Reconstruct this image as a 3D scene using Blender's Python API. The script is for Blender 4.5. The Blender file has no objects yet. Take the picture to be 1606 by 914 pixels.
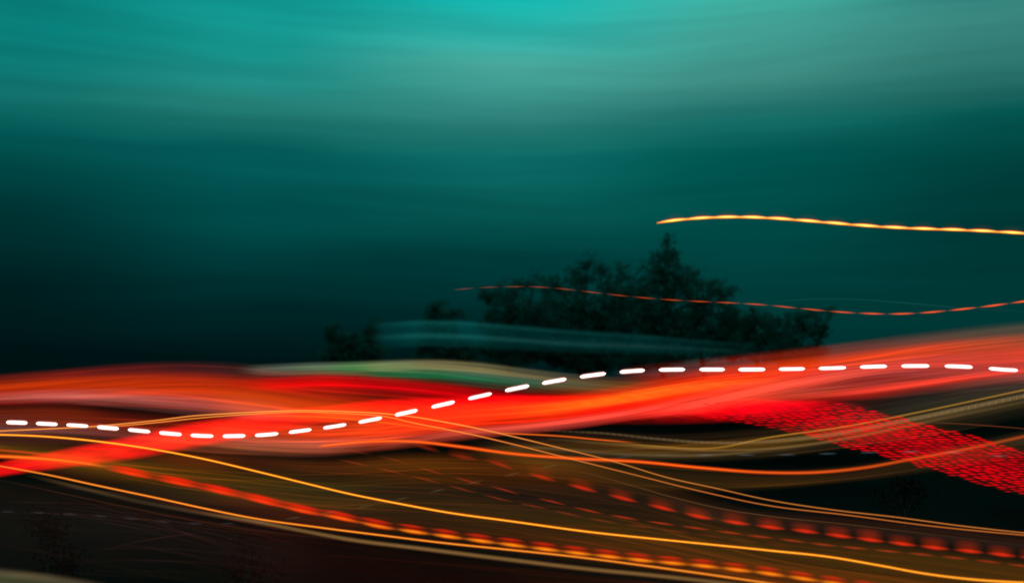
import bpy, math, random
from mathutils import Vector, Quaternion, noise as mnoise

random.seed(7)
C = bpy.context.scene.collection
sc = bpy.context.scene

# ------------------------------------------------------------------ camera
F = 1561.0                      # focal length in photograph pixels
HOR = 590.0                     # row of the eye-level horizon
CAM_Z = 8.0
PITCH = math.atan((HOR - 457.0) / F)
cam_data = bpy.data.cameras.new("camera")
cam_data.sensor_width = 36.0
cam_data.lens = 36.0 * F / 1606.0
cam_data.clip_start = 0.1
cam_data.clip_end = 5000
cam_data.dof.use_dof = True
cam_data.dof.focus_distance = 45.0
cam_data.dof.aperture_fstop = 0.035 / 0.27
cam = bpy.data.objects.new("camera", cam_data)
cam.location = (0, 0, CAM_Z)
cam.rotation_euler = (math.pi / 2 + PITCH, 0, 0)
C.objects.link(cam)
sc.camera = cam

# ------------------------------------------------------------------ world: teal dusk sky with wind-drawn cloud
def lin(c):
    return tuple(((v / 255) / 12.92 if v <= 10.3 else ((v / 255 + 0.055) / 1.055) ** 2.4) for v in c)

world = bpy.data.worlds.new("World")
sc.world = world
world.use_nodes = True
nt = world.node_tree
nt.nodes.clear()

def nd(tree, t, **kw):
    n = tree.nodes.new(t)
    for k, v in kw.items():
        setattr(n, k, v)
    return n

def mth(tree, op, a, b=None, c=None):
    n = nd(tree, 'ShaderNodeMath', operation=op)
    for i, v in enumerate((a, b, c)):
        if v is None:
            continue
        if isinstance(v, (int, float)):
            n.inputs[i].default_value = v
        else:
            tree.links.new(v, n.inputs[i])
    return n.outputs[0]

tc = nd(nt, 'ShaderNodeTexCoord')
sx = nd(nt, 'ShaderNodeSeparateXYZ')
nt.links.new(tc.outputs['Generated'], sx.inputs[0])
X, Y, Z = sx.outputs
hyp = mth(nt, 'SQRT', mth(nt, 'ADD', mth(nt, 'MULTIPLY', X, X), mth(nt, 'MULTIPLY', Y, Y)))
saz = mth(nt, 'DIVIDE', X, mth(nt, 'MAXIMUM', hyp, 0.02))      # sine of the azimuth
el = mth(nt, 'ARCSINE', Z)                                      # elevation, radians
# long soft wisps
cmb = nd(nt, 'ShaderNodeCombineXYZ')
nt.links.new(mth(nt, 'MULTIPLY', saz, 2.2), cmb.inputs[0])
nt.links.new(mth(nt, 'MULTIPLY', el, 9.0), cmb.inputs[1])
warp = nd(nt, 'ShaderNodeTexNoise')
warp.inputs['Scale'].default_value = 1.0
warp.inputs['Detail'].default_value = 2.0
nt.links.new(cmb.outputs[0], warp.inputs['Vector'])
wob = mth(nt, 'MULTIPLY', mth(nt, 'SUBTRACT', warp.outputs[0], 0.5), 0.045)
el2 = mth(nt, 'ADD', el, wob)
cmb2 = nd(nt, 'ShaderNodeCombineXYZ')
nt.links.new(mth(nt, 'MULTIPLY', saz, 2.6), cmb2.inputs[0])
nt.links.new(mth(nt, 'MULTIPLY', el2, 48.0), cmb2.inputs[1])
wis = nd(nt, 'ShaderNodeTexNoise')
wis.inputs['Scale'].default_value = 1.0
wis.inputs['Detail'].default_value = 5.0
wis.inputs['Roughness'].default_value = 0.55
nt.links.new(cmb2.outputs[0], wis.inputs['Vector'])
cmb3 = nd(nt, 'ShaderNodeCombineXYZ')
nt.links.new(mth(nt, 'MULTIPLY', saz, 5.0), cmb3.inputs[0])
nt.links.new(mth(nt, 'ADD', mth(nt, 'MULTIPLY', el2, 190.0), mth(nt, 'MULTIPLY', saz, 6.0)), cmb3.inputs[1])
fine = nd(nt, 'ShaderNodeTexNoise')
fine.inputs['Scale'].default_value = 1.0
fine.inputs['Detail'].default_value = 4.0
nt.links.new(cmb3.outputs[0], fine.inputs['Vector'])
# fine wisps are thick in some places and absent in others
veil = mth(nt, 'MULTIPLY', mth(nt, 'SUBTRACT', fine.outputs[0], 0.5), mth(nt, 'MULTIPLY', warp.outputs[0], 0.42))
wisp = mth(nt, 'ADD', mth(nt, 'ADD', mth(nt, 'MULTIPLY', wis.outputs[0], 0.50), 0.73), veil)

def el_of(y):
    return math.atan((457.0 - y) / F) + PITCH

COLS = [
    (0,    [(0, (10, 126, 121)), (100, (8, 126, 121)), (190, (18, 112, 106)), (255, (2, 84, 82)), (310, (0, 68, 67)), (370, (0, 52, 52)), (450, (0, 31, 32)), (560, (0, 17, 18))]),
    (400,  [(0, (14, 152, 147)), (90, (22, 150, 142)), (180, (38, 130, 122)), (250, (4, 92, 90)), (330, (0, 80, 79)), (420, (0, 55, 55)), (490, (0, 36, 37)), (560, (0, 20, 21))]),
    (800,  [(0, (20, 185, 178)), (55, (44, 175, 166)), (105, (74, 172, 160)), (180, (48, 130, 124)), (245, (12, 106, 101)), (400, (0, 60, 59)), (560, (0, 26, 27))]),
    (1200, [(0, (64, 182, 168)), (60, (66, 158, 147)), (140, (60, 136, 127)), (205, (20, 108, 103)), (260, (0, 86, 82)), (400, (0, 66, 63)), (560, (0, 50, 49))]),
    (1606, [(0, (40, 126, 120)), (90, (58, 136, 128)), (150, (46, 120, 113)), (215, (4, 84, 80)), (300, (0, 64, 60)), (400, (0, 54, 52)), (560, (0, 54, 52))]),
]
E0, E1 = -0.02, 0.40
def ramp(stops):
    r = nd(nt, 'ShaderNodeValToRGB')
    r.color_ramp.interpolation = 'LINEAR'
    es = r.color_ramp.elements
    pts = sorted(((el_of(y) - E0) / (E1 - E0), c) for y, c in stops)
    es[0].position, es[0].color = pts[0][0], (*lin(pts[0][1]), 1)
    es[1].position, es[1].color = pts[-1][0], (*lin(pts[-1][1]), 1)
    for p, c in pts[1:-1]:
        e = es.new(p)
        e.color = (*lin(c), 1)
    nt.links.new(tfac, r.inputs[0])
    return r.outputs[0]

tfac = mth(nt, 'DIVIDE', mth(nt, 'SUBTRACT', el2, E0), E1 - E0)
prev = None
for i, (px, stops) in enumerate(COLS):
    s = math.sin(math.atan((px - 803) / F))
    out = ramp(stops)
    if prev is not None:
        mr = nd(nt, 'ShaderNodeMapRange', interpolation_type='SMOOTHSTEP')
        mr.inputs[1].default_value = ps
        mr.inputs[2].default_value = s
        nt.links.new(saz, mr.inputs[0])
        mx = nd(nt, 'ShaderNodeMix', data_type='RGBA')
        nt.links.new(mr.outputs[0], mx.inputs[0])
        nt.links.new(prev, mx.inputs[6])
        nt.links.new(out, mx.inputs[7])
        out = mx.outputs[2]
    prev, ps = out, s
bg = nd(nt, 'ShaderNodeBackground')
nt.links.new(prev, bg.inputs[0])
nt.links.new(wisp, bg.inputs[1])
wo = nd(nt, 'ShaderNodeOutputWorld')
nt.links.new(bg.outputs[0], wo.inputs[0])

sc.view_settings.view_transform = 'Standard'
sc.view_settings.look = 'None'
sc.view_settings.exposure = 0
sc.view_settings.gamma = 1
sc.render.engine = 'CYCLES'
sc.cycles.transparent_max_bounces = 160
sc.cycles.max_bounces = 5
sc.cycles.diffuse_bounces = 4
sc.cycles.use_denoising = True
sc.cycles.sample_clamp_indirect = 2.0
sc.cycles.filter_width = 1.6

# ------------------------------------------------------------------ helpers
def P(px, py, D):
    """point of space seen at photograph pixel (px,py), D metres out along the lens axis"""
    xc, yc = (px - 803.0) / F * D, (457.0 - py) / F * D
    return Vector((xc, D * math.cos(PITCH) - yc * math.sin(PITCH), CAM_Z + D * math.sin(PITCH) + yc * math.cos(PITCH)))

def clear_depth(y, base):
    """keep a light path above the flat ground: nearer where it runs low"""
    if y <= HOR + 2:
        return base
    g = 0.84 * CAM_Z * F / (y - HOR)
    return (base ** -6 + g ** -6) ** (-1 / 6)

def pchip(xs, ys):
    n = len(xs)
    h = [xs[i + 1] - xs[i] for i in range(n - 1)]
    d = [(ys[i + 1] - ys[i]) / h[i] for i in range(n - 1)]
    m = [0.0] * n
    if n == 2:
        m = [d[0], d[0]]
    else:
        for i in range(1, n - 1):
            # Catmull-Rom style tangent, weighted
            m[i] = (d[i - 1] * h[i] + d[i] * h[i - 1]) / (h[i - 1] + h[i])
        m[0] = d[0] * 1.5 - m[1] * 0.5
        m[-1] = d[-1] * 1.5 - m[-2] * 0.5
    def f(x):
        if x <= xs[0]:
            return ys[0] + m[0] * 0.6 * (x - xs[0])
        if x >= xs[-1]:
            return ys[-1] + m[-1] * 0.6 * (x - xs[-1])
        i = 0
        while x > xs[i + 1]:
            i += 1
        t = (x - xs[i]) / h[i]
        a, b = ys[i], ys[i + 1]
        return ((2 * t ** 3 - 3 * t * t + 1) * a + (t ** 3 - 2 * t * t + t) * h[i] * m[i]
                + (-2 * t ** 3 + 3 * t * t) * b + (t ** 3 - t * t) * h[i] * m[i + 1])
    return f

def lerp(xs, ys):
    def f(x):
        if x <= xs[0]:
            return ys[0]
        if x >= xs[-1]:
            return ys[-1]
        i = 0
        while x > xs[i + 1]:
            i += 1
        t = (x - xs[i]) / (xs[i + 1] - xs[i])
        t = t * t * (3 - 2 * t)
        return ys[i] * (1 - t) + ys[i + 1] * t
    return f

# ------------------------------------------------------------------ materials
def glow_mat(name, amount=0.0, dense=False, along=0.05, across=5.0, detail=3.0, slant=0.0, amount2=0.0, along2=0.3, across2=14.0):
    m = bpy.data.materials.new(name)
    m.use_nodes = True
    t = m.node_tree
    t.nodes.clear()
    a = nd(t, 'ShaderNodeAttribute', attribute_name='glow')
    k = None
    if amount > 0:
        st = nd(t, 'ShaderNodeAttribute', attribute_name='strand')
        def layer(al, ac, am, det):
            sp = nd(t, 'ShaderNodeSeparateXYZ')
            t.links.new(st.outputs['Vector'], sp.inputs[0])
            cb = nd(t, 'ShaderNodeCombineXYZ')
            t.links.new(mth(t, 'MULTIPLY', sp.outputs[0], al), cb.inputs[0])
            yy = mth(t, 'MULTIPLY', sp.outputs[1], ac)
            if slant:
                yy = mth(t, 'ADD', yy, mth(t, 'MULTIPLY', sp.outputs[0], slant * ac))
            t.links.new(yy, cb.inputs[1])
            t.links.new(sp.outputs[2], cb.inputs[2])
            nz = nd(t, 'ShaderNodeTexNoise')
            nz.inputs['Scale'].default_value = 1.0
            nz.inputs['Detail'].default_value = det
            nz.inputs['Roughness'].default_value = 0.6
            t.links.new(cb.outputs[0], nz.inputs['Vector'])
            return mth(t, 'ADD', mth(t, 'MULTIPLY', mth(t, 'SUBTRACT', nz.outputs[0], 0.5), 3.2 * am), 1.0)
        k = layer(along, across, amount, detail)
        if amount2 > 0:
            k = mth(t, 'MULTIPLY', k, layer(along2, across2, amount2, 2.0))
        k = mth(t, 'MAXIMUM', k, 0.0)
    em = nd(t, 'ShaderNodeEmission')
    t.links.new(a.outputs['Color'], em.inputs[0])
    if k is not None:
        t.links.new(k, em.inputs[1])
    tr = nd(t, 'ShaderNodeBsdfTransparent')
    if dense:
        t.links.new(mth(t, 'SUBTRACT', 1.0, a.outputs['Alpha']), tr.inputs[0])
    ad = nd(t, 'ShaderNodeAddShader')
    t.links.new(em.outputs[0], ad.inputs[0])
    t.links.new(tr.outputs[0], ad.inputs[1])
    o = nd(t, 'ShaderNodeOutputMaterial')
    t.links.new(ad.outputs[0], o.inputs[0])
    m.cycles.emission_sampling = 'NONE'
    return m

M_SOFT = glow_mat('glow_band', 0.42, True, 0.03, 3.2, 4.0, amount2=0.6, along2=0.035, across2=11.0)
M_DIM = glow_mat('glow_dim_band', 0.75, False, 0.05, 2.0, 4.0, amount2=0.5, along2=0.06, across2=8.0)
M_ROUGH = glow_mat('glow_rough_band', 0.42, False, 1.3, 6.0, 3.0, slant=-0.3, amount2=0.25, along2=0.3, across2=9.0)
M_LINE = glow_mat('glow_line', 0.10, True, 0.25, 1.0, 3.0)
M_FIL = glow_mat('glow_filament', 0.35, False, 0.12, 1.0, 3.0)

# ------------------------------------------------------------------ strand of light: a closed, rounded, see-through body
SEED = [0.0]
DENSE = {M_LINE, M_SOFT}
def strand_mesh(name, st, base, mat, step=14.0, sides=None, thick=0.45, tail=180.0, fade=None):
    xs = [s[0] for s in st]
    rows = [[(0, 0, 0)] + list(s[3]) + [(0, 0, 0)] for s in st]
    nr = len(rows[0])
    ft, fb = pchip(xs, [s[1] for s in st]), pchip(xs, [s[2] for s in st])
    fc = [[lerp(xs, [lin(r[k])[c] for r in rows]) for c in range(3)] for k in range(nr)]
    x0, x1 = xs[0], xs[-1]
    if tail and x0 <= 0:
        x0 -= tail
    if tail and x1 >= 1606:
        x1 += tail
    n = max(4, int((x1 - x0) / step))
    half = (sides or max(8, 4 * (nr - 1)))
    SEED[0] += 3.7
    verts, cols, stv, rings = [], [], [], []
    s_len, prevc = 0.0, None
    for i in range(n + 1):
        x = x0 + (x1 - x0) * i / n
        yt, yb = ft(x), fb(x)
        if yb - yt < 0.8:
            mid = (yb + yt) / 2
            yt, yb = mid - 0.4, mid + 0.4
        yc = (yt + yb) / 2
        D = clear_depth(yb if yb - yt < 80 else (yb + yc) / 2, base)
        a, b = P(x, yt, D), P(x, yb, D)
        cpt, H = (a + b) / 2, (a - b) / 2
        if prevc is not None:
            s_len += (cpt - prevc).length
        prevc = cpt
        ends = 1.0
        T = Vector((0, 1, 0)) * H.length * thick
        ring = []
        for j in range(2 * half):
            ang = math.pi * j / half
            cs = math.cos(ang)
            verts.append(cpt + H * cs + T * math.sin(ang))
            v = (1 - cs) / 2
            q = v * (nr - 1)
            k = min(nr - 2, int(q))
            w = q - k
            w = w * w * (3 - 2 * w)
            e = fade(x) if fade else 1.0
            cv = [max(0.0, (fc[k][c](x) * (1 - w) + fc[k + 1][c](x) * w)) * e for c in range(3)]
            al = 0.55 * min(1.0, max(cv))
            dv = (2.0 - al) if mat in DENSE else 2.0
            cols.append((cv[0] / dv, cv[1] / dv, cv[2] / dv, al))
            stv.append((s_len, v * H.length * 2, SEED[0]))
            ring.append(len(verts) - 1)
        rings.append(ring)
    faces = []
    m2 = 2 * half
    for i in range(n):
        for j in range(m2):
            faces.append((rings[i][j], rings[i + 1][j], rings[i + 1][(j + 1) % m2], rings[i][(j + 1) % m2]))
    faces.append(tuple(rings[0]))
    faces.append(tuple(reversed(rings[-1])))
    org = sum(verts, Vector()) / len(verts)
    me = bpy.data.meshes.new(name)
    me.from_pydata([v - org for v in verts], [], faces)
    ca = me.attributes.new('glow', 'FLOAT_COLOR', 'POINT')
    ca.data.foreach_set('color', [q for c in cols for q in c])
    sa = me.attributes.new('strand', 'FLOAT_VECTOR', 'POINT')
    sa.data.foreach_set('vector', [q for c in stv for q in c])
    me.polygons.foreach_set('use_smooth', [True] * len(me.polygons))
    me.materials.append(mat)
    return me, org

def tag(o, label=None, cat=None, group=None, kind=None):
    for k, v in (('label', label), ('category', cat), ('group', group), ('kind', kind)):
        if v:
            o[k] = v
    return o

FR = random.Random(5)
def filaments(parent, st, base, n, gain, tint, wmin=1.6, wmax=4.5):
    """thin glowing streaks inside a band: strands that drift up and down across it"""
    xs = [q[0] for q in st]
    ft, fb = pchip(xs, [q[1] for q in st]), pchip(xs, [q[2] for q in st])
    nr = len(st[0][3])
    fcol = [[lerp(xs, [q[3][k][c] for q in st]) for c in range(3)] for k in range(nr)]
    X0, X1 = max(-40, xs[0]), min(1650, xs[-1])
    for _ in range(n):
        L = (X1 - X0) * FR.uniform(0.3, 0.75)
        a = FR.uniform(X0 - 0.2 * L, X1 - 0.8 * L)
        a, b = max(a, X0), min(a + L, X1)
        v0 = FR.uniform(0.1, 0.9)
        v1 = min(0.93, max(0.07, v0 + FR.gauss(0, 0.22)))
        w = FR.uniform(wmin, wmax)
        g = gain * FR.uniform(0.5, 1.4)
        pts = []
        for i in range(9):
            t = i / 8
            x = a + (b - a) * t
            v = v0 + (v1 - v0) * t
            k = min(nr - 1, int(v * nr))
            c = [fcol[k][q](x) for q in range(3)]
            e = min(1.0, 4 * t, 4 * (1 - t)) if (a > -30 and b < 1640) else (min(1, 4 * t) if a > -30 else min(1, 4 * (1 - t)) if b < 1640 else 1)
            col = tuple(c[q] * tint[q] * g * e for q in range(3))
            pts.append((x, ft(x) + (fb(x) - ft(x)) * v, col))
        sts = [(x, y - w / 2, y + w / 2, [tuple(q * .6 for q in c), c, tuple(q * .6 for q in c)]) for x, y, c in pts]
        me, org = strand_mesh('strand', sts, base - FR.uniform(0.4, 2.0), M_FIL, step=18, sides=5, thick=0.9, tail=60)
        o = bpy.data.objects.new('strand', me)
        o.parent = parent
        o.location = org - parent.location
        C.objects.link(o)

def band(label, st, base, mat=None, name='light_band', group=None, strands=None, **kw):
    me, org = strand_mesh(name, st, base, mat or M_SOFT, **kw)
    o = bpy.data.objects.new(name, me)
    o.location = org
    C.objects.link(o)
    tag(o, label, 'light band', group)
    if strands:
        filaments(o, st, base, *strands)
    return o

def line(label, pts, w, cols, base, name='light_trail', mat=None, group=None, parent=None, **kw):
    """pts: (x, y[, brightness[, width factor]]); cols: colours across the strand"""
    st = []
    for p in pts:
        b = p[2] if len(p) > 2 else 1.0
        ww = w * (p[3] if len(p) > 3 else 1.0)
        cc = [tuple(min(400, c * b) for c in col) for col in cols]
        st.append((p[0], p[1] - ww / 2, p[1] + ww / 2, cc))
    me, org = strand_mesh(name, st, base, mat or M_LINE, sides=kw.pop('sides', 6), thick=1.0, **kw)
    o = bpy.data.objects.new(name, me)
    C.objects.link(o)
    if parent:
        o.parent = parent
        o.location = org - parent.location
        return o
    o.location = org
    return tag(o, label, 'light trail', group)

def root(name, label, cat, loc):
    o = bpy.data.objects.new(name, None)
    o.location = loc
    C.objects.link(o)
    return tag(o, label, cat)

def path_of(pts):
    return pchip([p[0] for p in pts], [p[1] for p in pts])

def pulse(parent, name, f, cx, length, up, down, cols, base, b=1.0, pw=1.0, hmin=0.12):
    """one spindle of a flickering lamp: thick in the middle, pointed at the ends"""
    st = []
    for k in range(9):
        t = -1 + k / 4
        e = max(0.0, 1 - t * t) ** pw
        x = cx + t * length / 2
        y = f(x)
        st.append((x, y - up * (hmin + (1 - hmin) * e), y + down * (hmin + (1 - hmin) * e), [tuple(c * b * (0.1 + 0.9 * e) for c in col) for col in cols]))
    me, org = strand_mesh(name, st, base, M_LINE, step=max(3.0, length / 10), sides=6, thick=0.9, tail=0)
    o = bpy.data.objects.new(name, me)
    o.parent = parent
    o.location = org - parent.location
    C.objects.link(o)
    return o

# ------------------------------------------------------------------ ground and road
def ground_z(x, y):
    t = min(1, max(0, (y - 74) / 40))
    t = t * t * (3 - 2 * t)
    return 7.6 * t

def soil_mat():
    m = bpy.data.materials.new('dark_soil_and_grass')
    m.use_nodes = True
    t = m.node_tree
    b = t.nodes['Principled BSDF']
    b.inputs['Roughness'].default_value = 0.95
    b.inputs['Specular IOR Level'].default_value = 0.03
    g = nd(t, 'ShaderNodeNewGeometry')
    n1 = nd(t, 'ShaderNodeTexNoise')
    n1.inputs['Scale'].default_value = 0.07
    n1.inputs['Detail'].default_value = 6
    n2 = nd(t, 'ShaderNodeTexNoise')
    n2.inputs['Scale'].default_value = 4.0
    n2.inputs['Detail'].default_value = 6
    t.links.new(g.outputs['Position'], n1.inputs['Vector'])
    t.links.new(g.outputs['Position'], n2.inputs['Vector'])
    r = nd(t, 'ShaderNodeValToRGB')
    e = r.color_ramp.elements
    e[0].position, e[0].color = 0.42, (0.0065, 0.0022, 0.0014, 1)
    e[1].position, e[1].color = 0.62, (0.004, 0.011, 0.008, 1)
    t.links.new(n1.outputs[0], r.inputs[0])
    mx = nd(t, 'ShaderNodeMix', data_type='RGBA', blend_type='MULTIPLY')
    mx.inputs[0].default_value = 0.6
    t.links.new(r.outputs[0], mx.inputs[6])
    t.links.new(n2.outputs[0], mx.inputs[7])
    t.links.new(mx.outputs[2], b.inputs['Base Color'])
    bp = nd(t, 'ShaderNodeBump')
    bp.inputs['Strength'].default_value = 0.5
    bp.inputs['Distance'].default_value = 0.05
    t.links.new(n2.outputs[0], bp.inputs['Height'])
    t.links.new(bp.outputs[0], b.inputs['Normal'])
    return m

def asphalt_mat():
    m = bpy.data.materials.new('worn_asphalt')
    m.use_nodes = True
    t = m.node_tree
    b = t.nodes['Principled BSDF']
    b.inputs['Roughness'].default_value = 0.9
    b.inputs['Specular IOR Level'].default_value = 0.05
    g = nd(t, 'ShaderNodeNewGeometry')
    n2 = nd(t, 'ShaderNodeTexNoise')
    n2.inputs['Scale'].default_value = 1.7
    n2.inputs['Detail'].default_value = 8
    t.links.new(g.outputs['Position'], n2.inputs['Vector'])
    r = nd(t, 'ShaderNodeValToRGB')
    e = r.color_ramp.elements
    e[0].position, e[0].color = 0.3, (0.0035, 0.003, 0.0026, 1)
    e[1].position, e[1].color = 0.7, (0.006, 0.0052, 0.0045, 1)
    t.links.new(n2.outputs[0], r.inputs[0])
    t.links.new(r.outputs[0], b.inputs['Base Color'])
    return m

def add_mesh(name, v, f, mat, smooth=False):
    me = bpy.data.meshes.new(name)
    me.from_pydata(v, [], f)
    me.materials.append(mat)
    if smooth:
        me.polygons.foreach_set('use_smooth', [True] * len(me.polygons))
    o = bpy.data.objects.new(name, me)
    C.objects.link(o)
    return o

ys = [-60, -20, 0] + list(range(8, 74, 6)) + list(range(74, 130, 3)) + [140, 170, 220, 320, 600, 1200, 3000]
gx = [-3000, -900, -400, -200] + list(range(-140, 141, 10)) + [200, 400, 900, 3000]
gv = [(x, y, ground_z(x, y)) for y in ys for x in gx]
gw = len(gx)
gf = [(j * gw + i, j * gw + i + 1, (j + 1) * gw + i + 1, (j + 1) * gw + i) for j in range(len(ys) - 1) for i in range(gw - 1)]
tag(add_mesh('ground', gv, gf, soil_mat(), True), kind='structure')

def ground_pt(px, py, z):
    a = P(px, py, 1.0) - Vector((0, 0, CAM_Z))
    k = (z - CAM_Z) / a.z
    return Vector((a.x * k, a.y * k, z))

up_edge = path_of([(-150, 684), (0, 688), (300, 690), (600, 702), (800, 722), (1000, 765), (1200, 806), (1606, 852), (1900, 868)])
lo_edge = path_of([(-150, 716), (0, 745), (300, 806), (600, 855), (800, 884), (1000, 912), (1200, 940), (1606, 990), (1900, 1010)])
rv, rf = [], []
for i in range(60):
    x = -150 + 2050 * i / 59
    a, b = ground_pt(x, up_edge(x), 0.004), ground_pt(x, lo_edge(x), 0.004)
    rv += [a, a.lerp(b, 0.5), b]
for i in range(59):
    for j in range(2):
        q = i * 3 + j
        rf.append((q, q + 1, q + 4, q + 3))
tag(add_mesh('road', rv, rf, asphalt_mat()), kind='structure')

# ------------------------------------------------------------------ trees
def leaf_mat(name, c1, c2, thin=False):
    m = bpy.data.materials.new(name)
    m.use_nodes = True
    t = m.node_tree
    b = t.nodes['Principled BSDF']
    b.inputs['Roughness'].default_value = 0.8
    b.inputs['Specular IOR Level'].default_value = 0.15
    g = nd(t, 'ShaderNodeNewGeometry')
    n = nd(t, 'ShaderNodeTexNoise')
    n.inputs['Scale'].default_value = 0.9
    t.links.new(g.outputs['Position'], n.inputs['Vector'])
    r = nd(t, 'ShaderNodeValToRGB')
    e = r.color_ramp.elements
    e[0].position, e[0].color = 0.35, (*c1, 1)
    e[1].position, e[1].color = 0.65, (*c2, 1)
    t.links.new(n.outputs[0], r.inputs[0])
    t.links.new(r.outputs[0], b.inputs['Base Color'])
    if thin:
        tl = nd(t, 'ShaderNodeBsdfTranslucent')
        t.links.new(r.outputs[0], tl.inputs[0])
        mx = nd(t, 'ShaderNodeMixShader')
        mx.inputs[0].default_value = 0.45
        t.links.new(b.outputs[0], mx.inputs[1])
        t.links.new(tl.outputs[0], mx.inputs[2])
        t.links.new(mx.outputs[0], t.nodes['Material Output'].inputs[0])
    return m
M_LEAF = leaf_mat('leaf', (0.090, 0.145, 0.115), (0.130, 0.205, 0.165), True)
M_BARK = leaf_mat('bark', (0.035, 0.026, 0.019), (0.06, 0.048, 0.038))
M_SHRUB = leaf_mat('shrub_leaf', (0.006, 0.003, 0.002), (0.010, 0.006, 0.004))

def limb(v, f, a, b, r0, r1, n=6, segs=5, bend=0.0):
    d = b - a
    side = d.cross(Vector((0.3, 1, 0.2))).normalized()
    u = d.cross(side).normalized()
    rings = []
    for i in range(segs + 1):
        t = i / segs
        c = a + d * t + side * bend * math.sin(math.pi * t) * d.length
        r = r0 + (r1 - r0) * t
        rings.append([len(v) + k for k in range(n)])
        for k in range(n):
            an = 2 * math.pi * k / n
            v.append(c + (side * math.cos(an) + u * math.sin(an)) * r)
    for i in range(segs):
        for k in range(n):
            f.append((rings[i][k], rings[i][(k + 1) % n], rings[i + 1][(k + 1) % n], rings[i + 1][k]))
    f.append(tuple(reversed(rings[0])))
    f.append(tuple(rings[-1]))

def leaves(v, f, c, rx, ry, rz, n, size, rnd, drift=Vector((0, 0, 0))):
    for _ in range(n):
        d = Vector((rnd.gauss(0, 1), rnd.gauss(0, 1), rnd.gauss(0, 1))).normalized() * rnd.random() ** 0.5
        p = c + Vector((d.x * rx, d.y * ry, d.z * rz))
        s = size * rnd.uniform(0.6, 1.5)
        q = Quaternion((rnd.gauss(0, 1), rnd.gauss(0, 1), rnd.gauss(0, 1), rnd.gauss(0, 1))).normalized()
        ax = q @ Vector((s, 0, 0))
        ay = q @ Vector((0, s * 0.45, 0))
        k = len(v)
        v += [p - ax, p + ay - ax * 0.1, p + ax, p - ay - ax * 0.1]
        f.append((k, k + 1, k + 2, k + 3))

def tree(label, blobs, tx, D, size=0.19, dens=1.0, mat=None, base_z=None, cat='tree', group='trees on the dark skyline', name='tree', trunk_r=0.28):
    rnd = random.Random(int(tx * 13 + D))
    px0 = P(tx, 580, D)
    bz = ground_z(px0.x, px0.y) - 0.1 if base_z is None else base_z
    base = Vector((px0.x, px0.y, bz))
    r = root(name, label, cat, base)
    if group:
        r['group'] = group
    v, f, tv, tf = [], [], [], []
    sc_ = D / F
    top = min(blobs, key=lambda b: b[1])
    tp = P(top[0], top[1], D) - base
    limb(tv, tf, Vector((0, 0, 0)), tp * 0.55 + Vector((rnd.uniform(-.3, .3), 0, 0)), trunk_r, trunk_r * 0.6, 8, 6, 0.03)
    limb(tv, tf, tp * 0.55, tp, trunk_r * 0.6, 0.03, 6, 6, -0.04)
    for (bx, by, rx, ry) in blobs:
        c = P(bx, by, D) - base
        rx, rz = rx * sc_, ry * sc_
        rd = min(rx, 2.6)
        st = Vector((0, 0, 0)).lerp(tp, max(0.15, min(0.9, (c.z - rz) / max(tp.z, 0.1) * 0.75)))
        limb(tv, tf, st, c, trunk_r * 0.4, 0.03, 5, 5, rnd.uniform(-.12, .12))
        nc = max(5, int(9 * rx * rz))
        for _ in range(nc):
            d = Vector((rnd.gauss(0, 1), rnd.gauss(0, 1), rnd.gauss(0, 1))).normalized() * rnd.random() ** 0.4
            cc = c + Vector((d.x * rx, d.y * rd, d.z * rz))
            k = rnd.uniform(0.42, 0.95)
            if rnd.random() < 0.5:
                limb(tv, tf, c.lerp(cc, 0.1), cc, 0.035, 0.012, 4, 3, rnd.uniform(-.1, .1))
            leaves(v, f, cc, k * 1.3, k, k * 0.95, int(30 * dens * (1.5 if by > 500 else 0.72)), size, rnd)
    t = add_mesh('trunk', tv, tf, M_BARK, True)
    t.parent = r
    cr = add_mesh('crown', v, f, mat or M_LEAF)
    cr.parent = r
    return r

tree('small low rounded tree standing alone at the left end of the tree line', [(522, 526, 16, 18), (552, 538, 22, 20), (583, 520, 12, 18), (572, 548, 34, 20), (535, 552, 30, 18), (556, 566, 46, 14)], 560, 121, dens=2.0)
tree('narrow tree with one thin upright tuft, left of the big clump', [(684, 478, 13, 11), (680, 494, 14, 12), (708, 496, 26, 9), (692, 522, 34, 24), (700, 550, 54, 24), (690, 568, 62, 12)], 692, 119, dens=2.0)
tree('broad tree at the left edge of the big clump', [(766, 468, 16, 24), (798, 468, 34, 28), (836, 444, 28, 13), (806, 510, 56, 38), (795, 552, 58, 26), (846, 486, 34, 28), (856, 530, 40, 36)], 795, 123)
tree('rounded two-topped tree in the middle of the big clump', [(918, 410, 17, 14), (906, 438, 30, 22), (946, 424, 14, 18), (872, 452, 28, 20), (905, 486, 56, 38), (974, 430, 18, 18), (966, 466, 40, 32), (962, 510, 44, 40), (900, 538, 78, 44), (930, 566, 70, 18)], 908, 126)
tree('tallest tree of the clump, with a slim pointed top', [(1046, 384, 13, 14), (1050, 400, 20, 16), (1036, 408, 20, 16), (1032, 426, 32, 24), (1046, 464, 52, 34), (1000, 470, 38, 40), (1030, 528, 80, 48), (1010, 566, 60, 16), (1066, 440, 24, 26)], 1040, 122)
tree('tree with a sloping shoulder right of the tallest tree', [(1088, 434, 20, 16), (1116, 448, 28, 14), (1144, 460, 16, 8), (1102, 478, 52, 28), (1110, 522, 66, 40), (1150, 536, 48, 30), (1150, 500, 22, 22)], 1105, 124)
tree('short open tree with a low crown right of the big clump', [(1184, 502, 22, 18), (1208, 518, 30, 24), (1180, 540, 40, 24), (1222, 548, 30, 20), (1236, 560, 40, 12)], 1192, 120)
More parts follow.
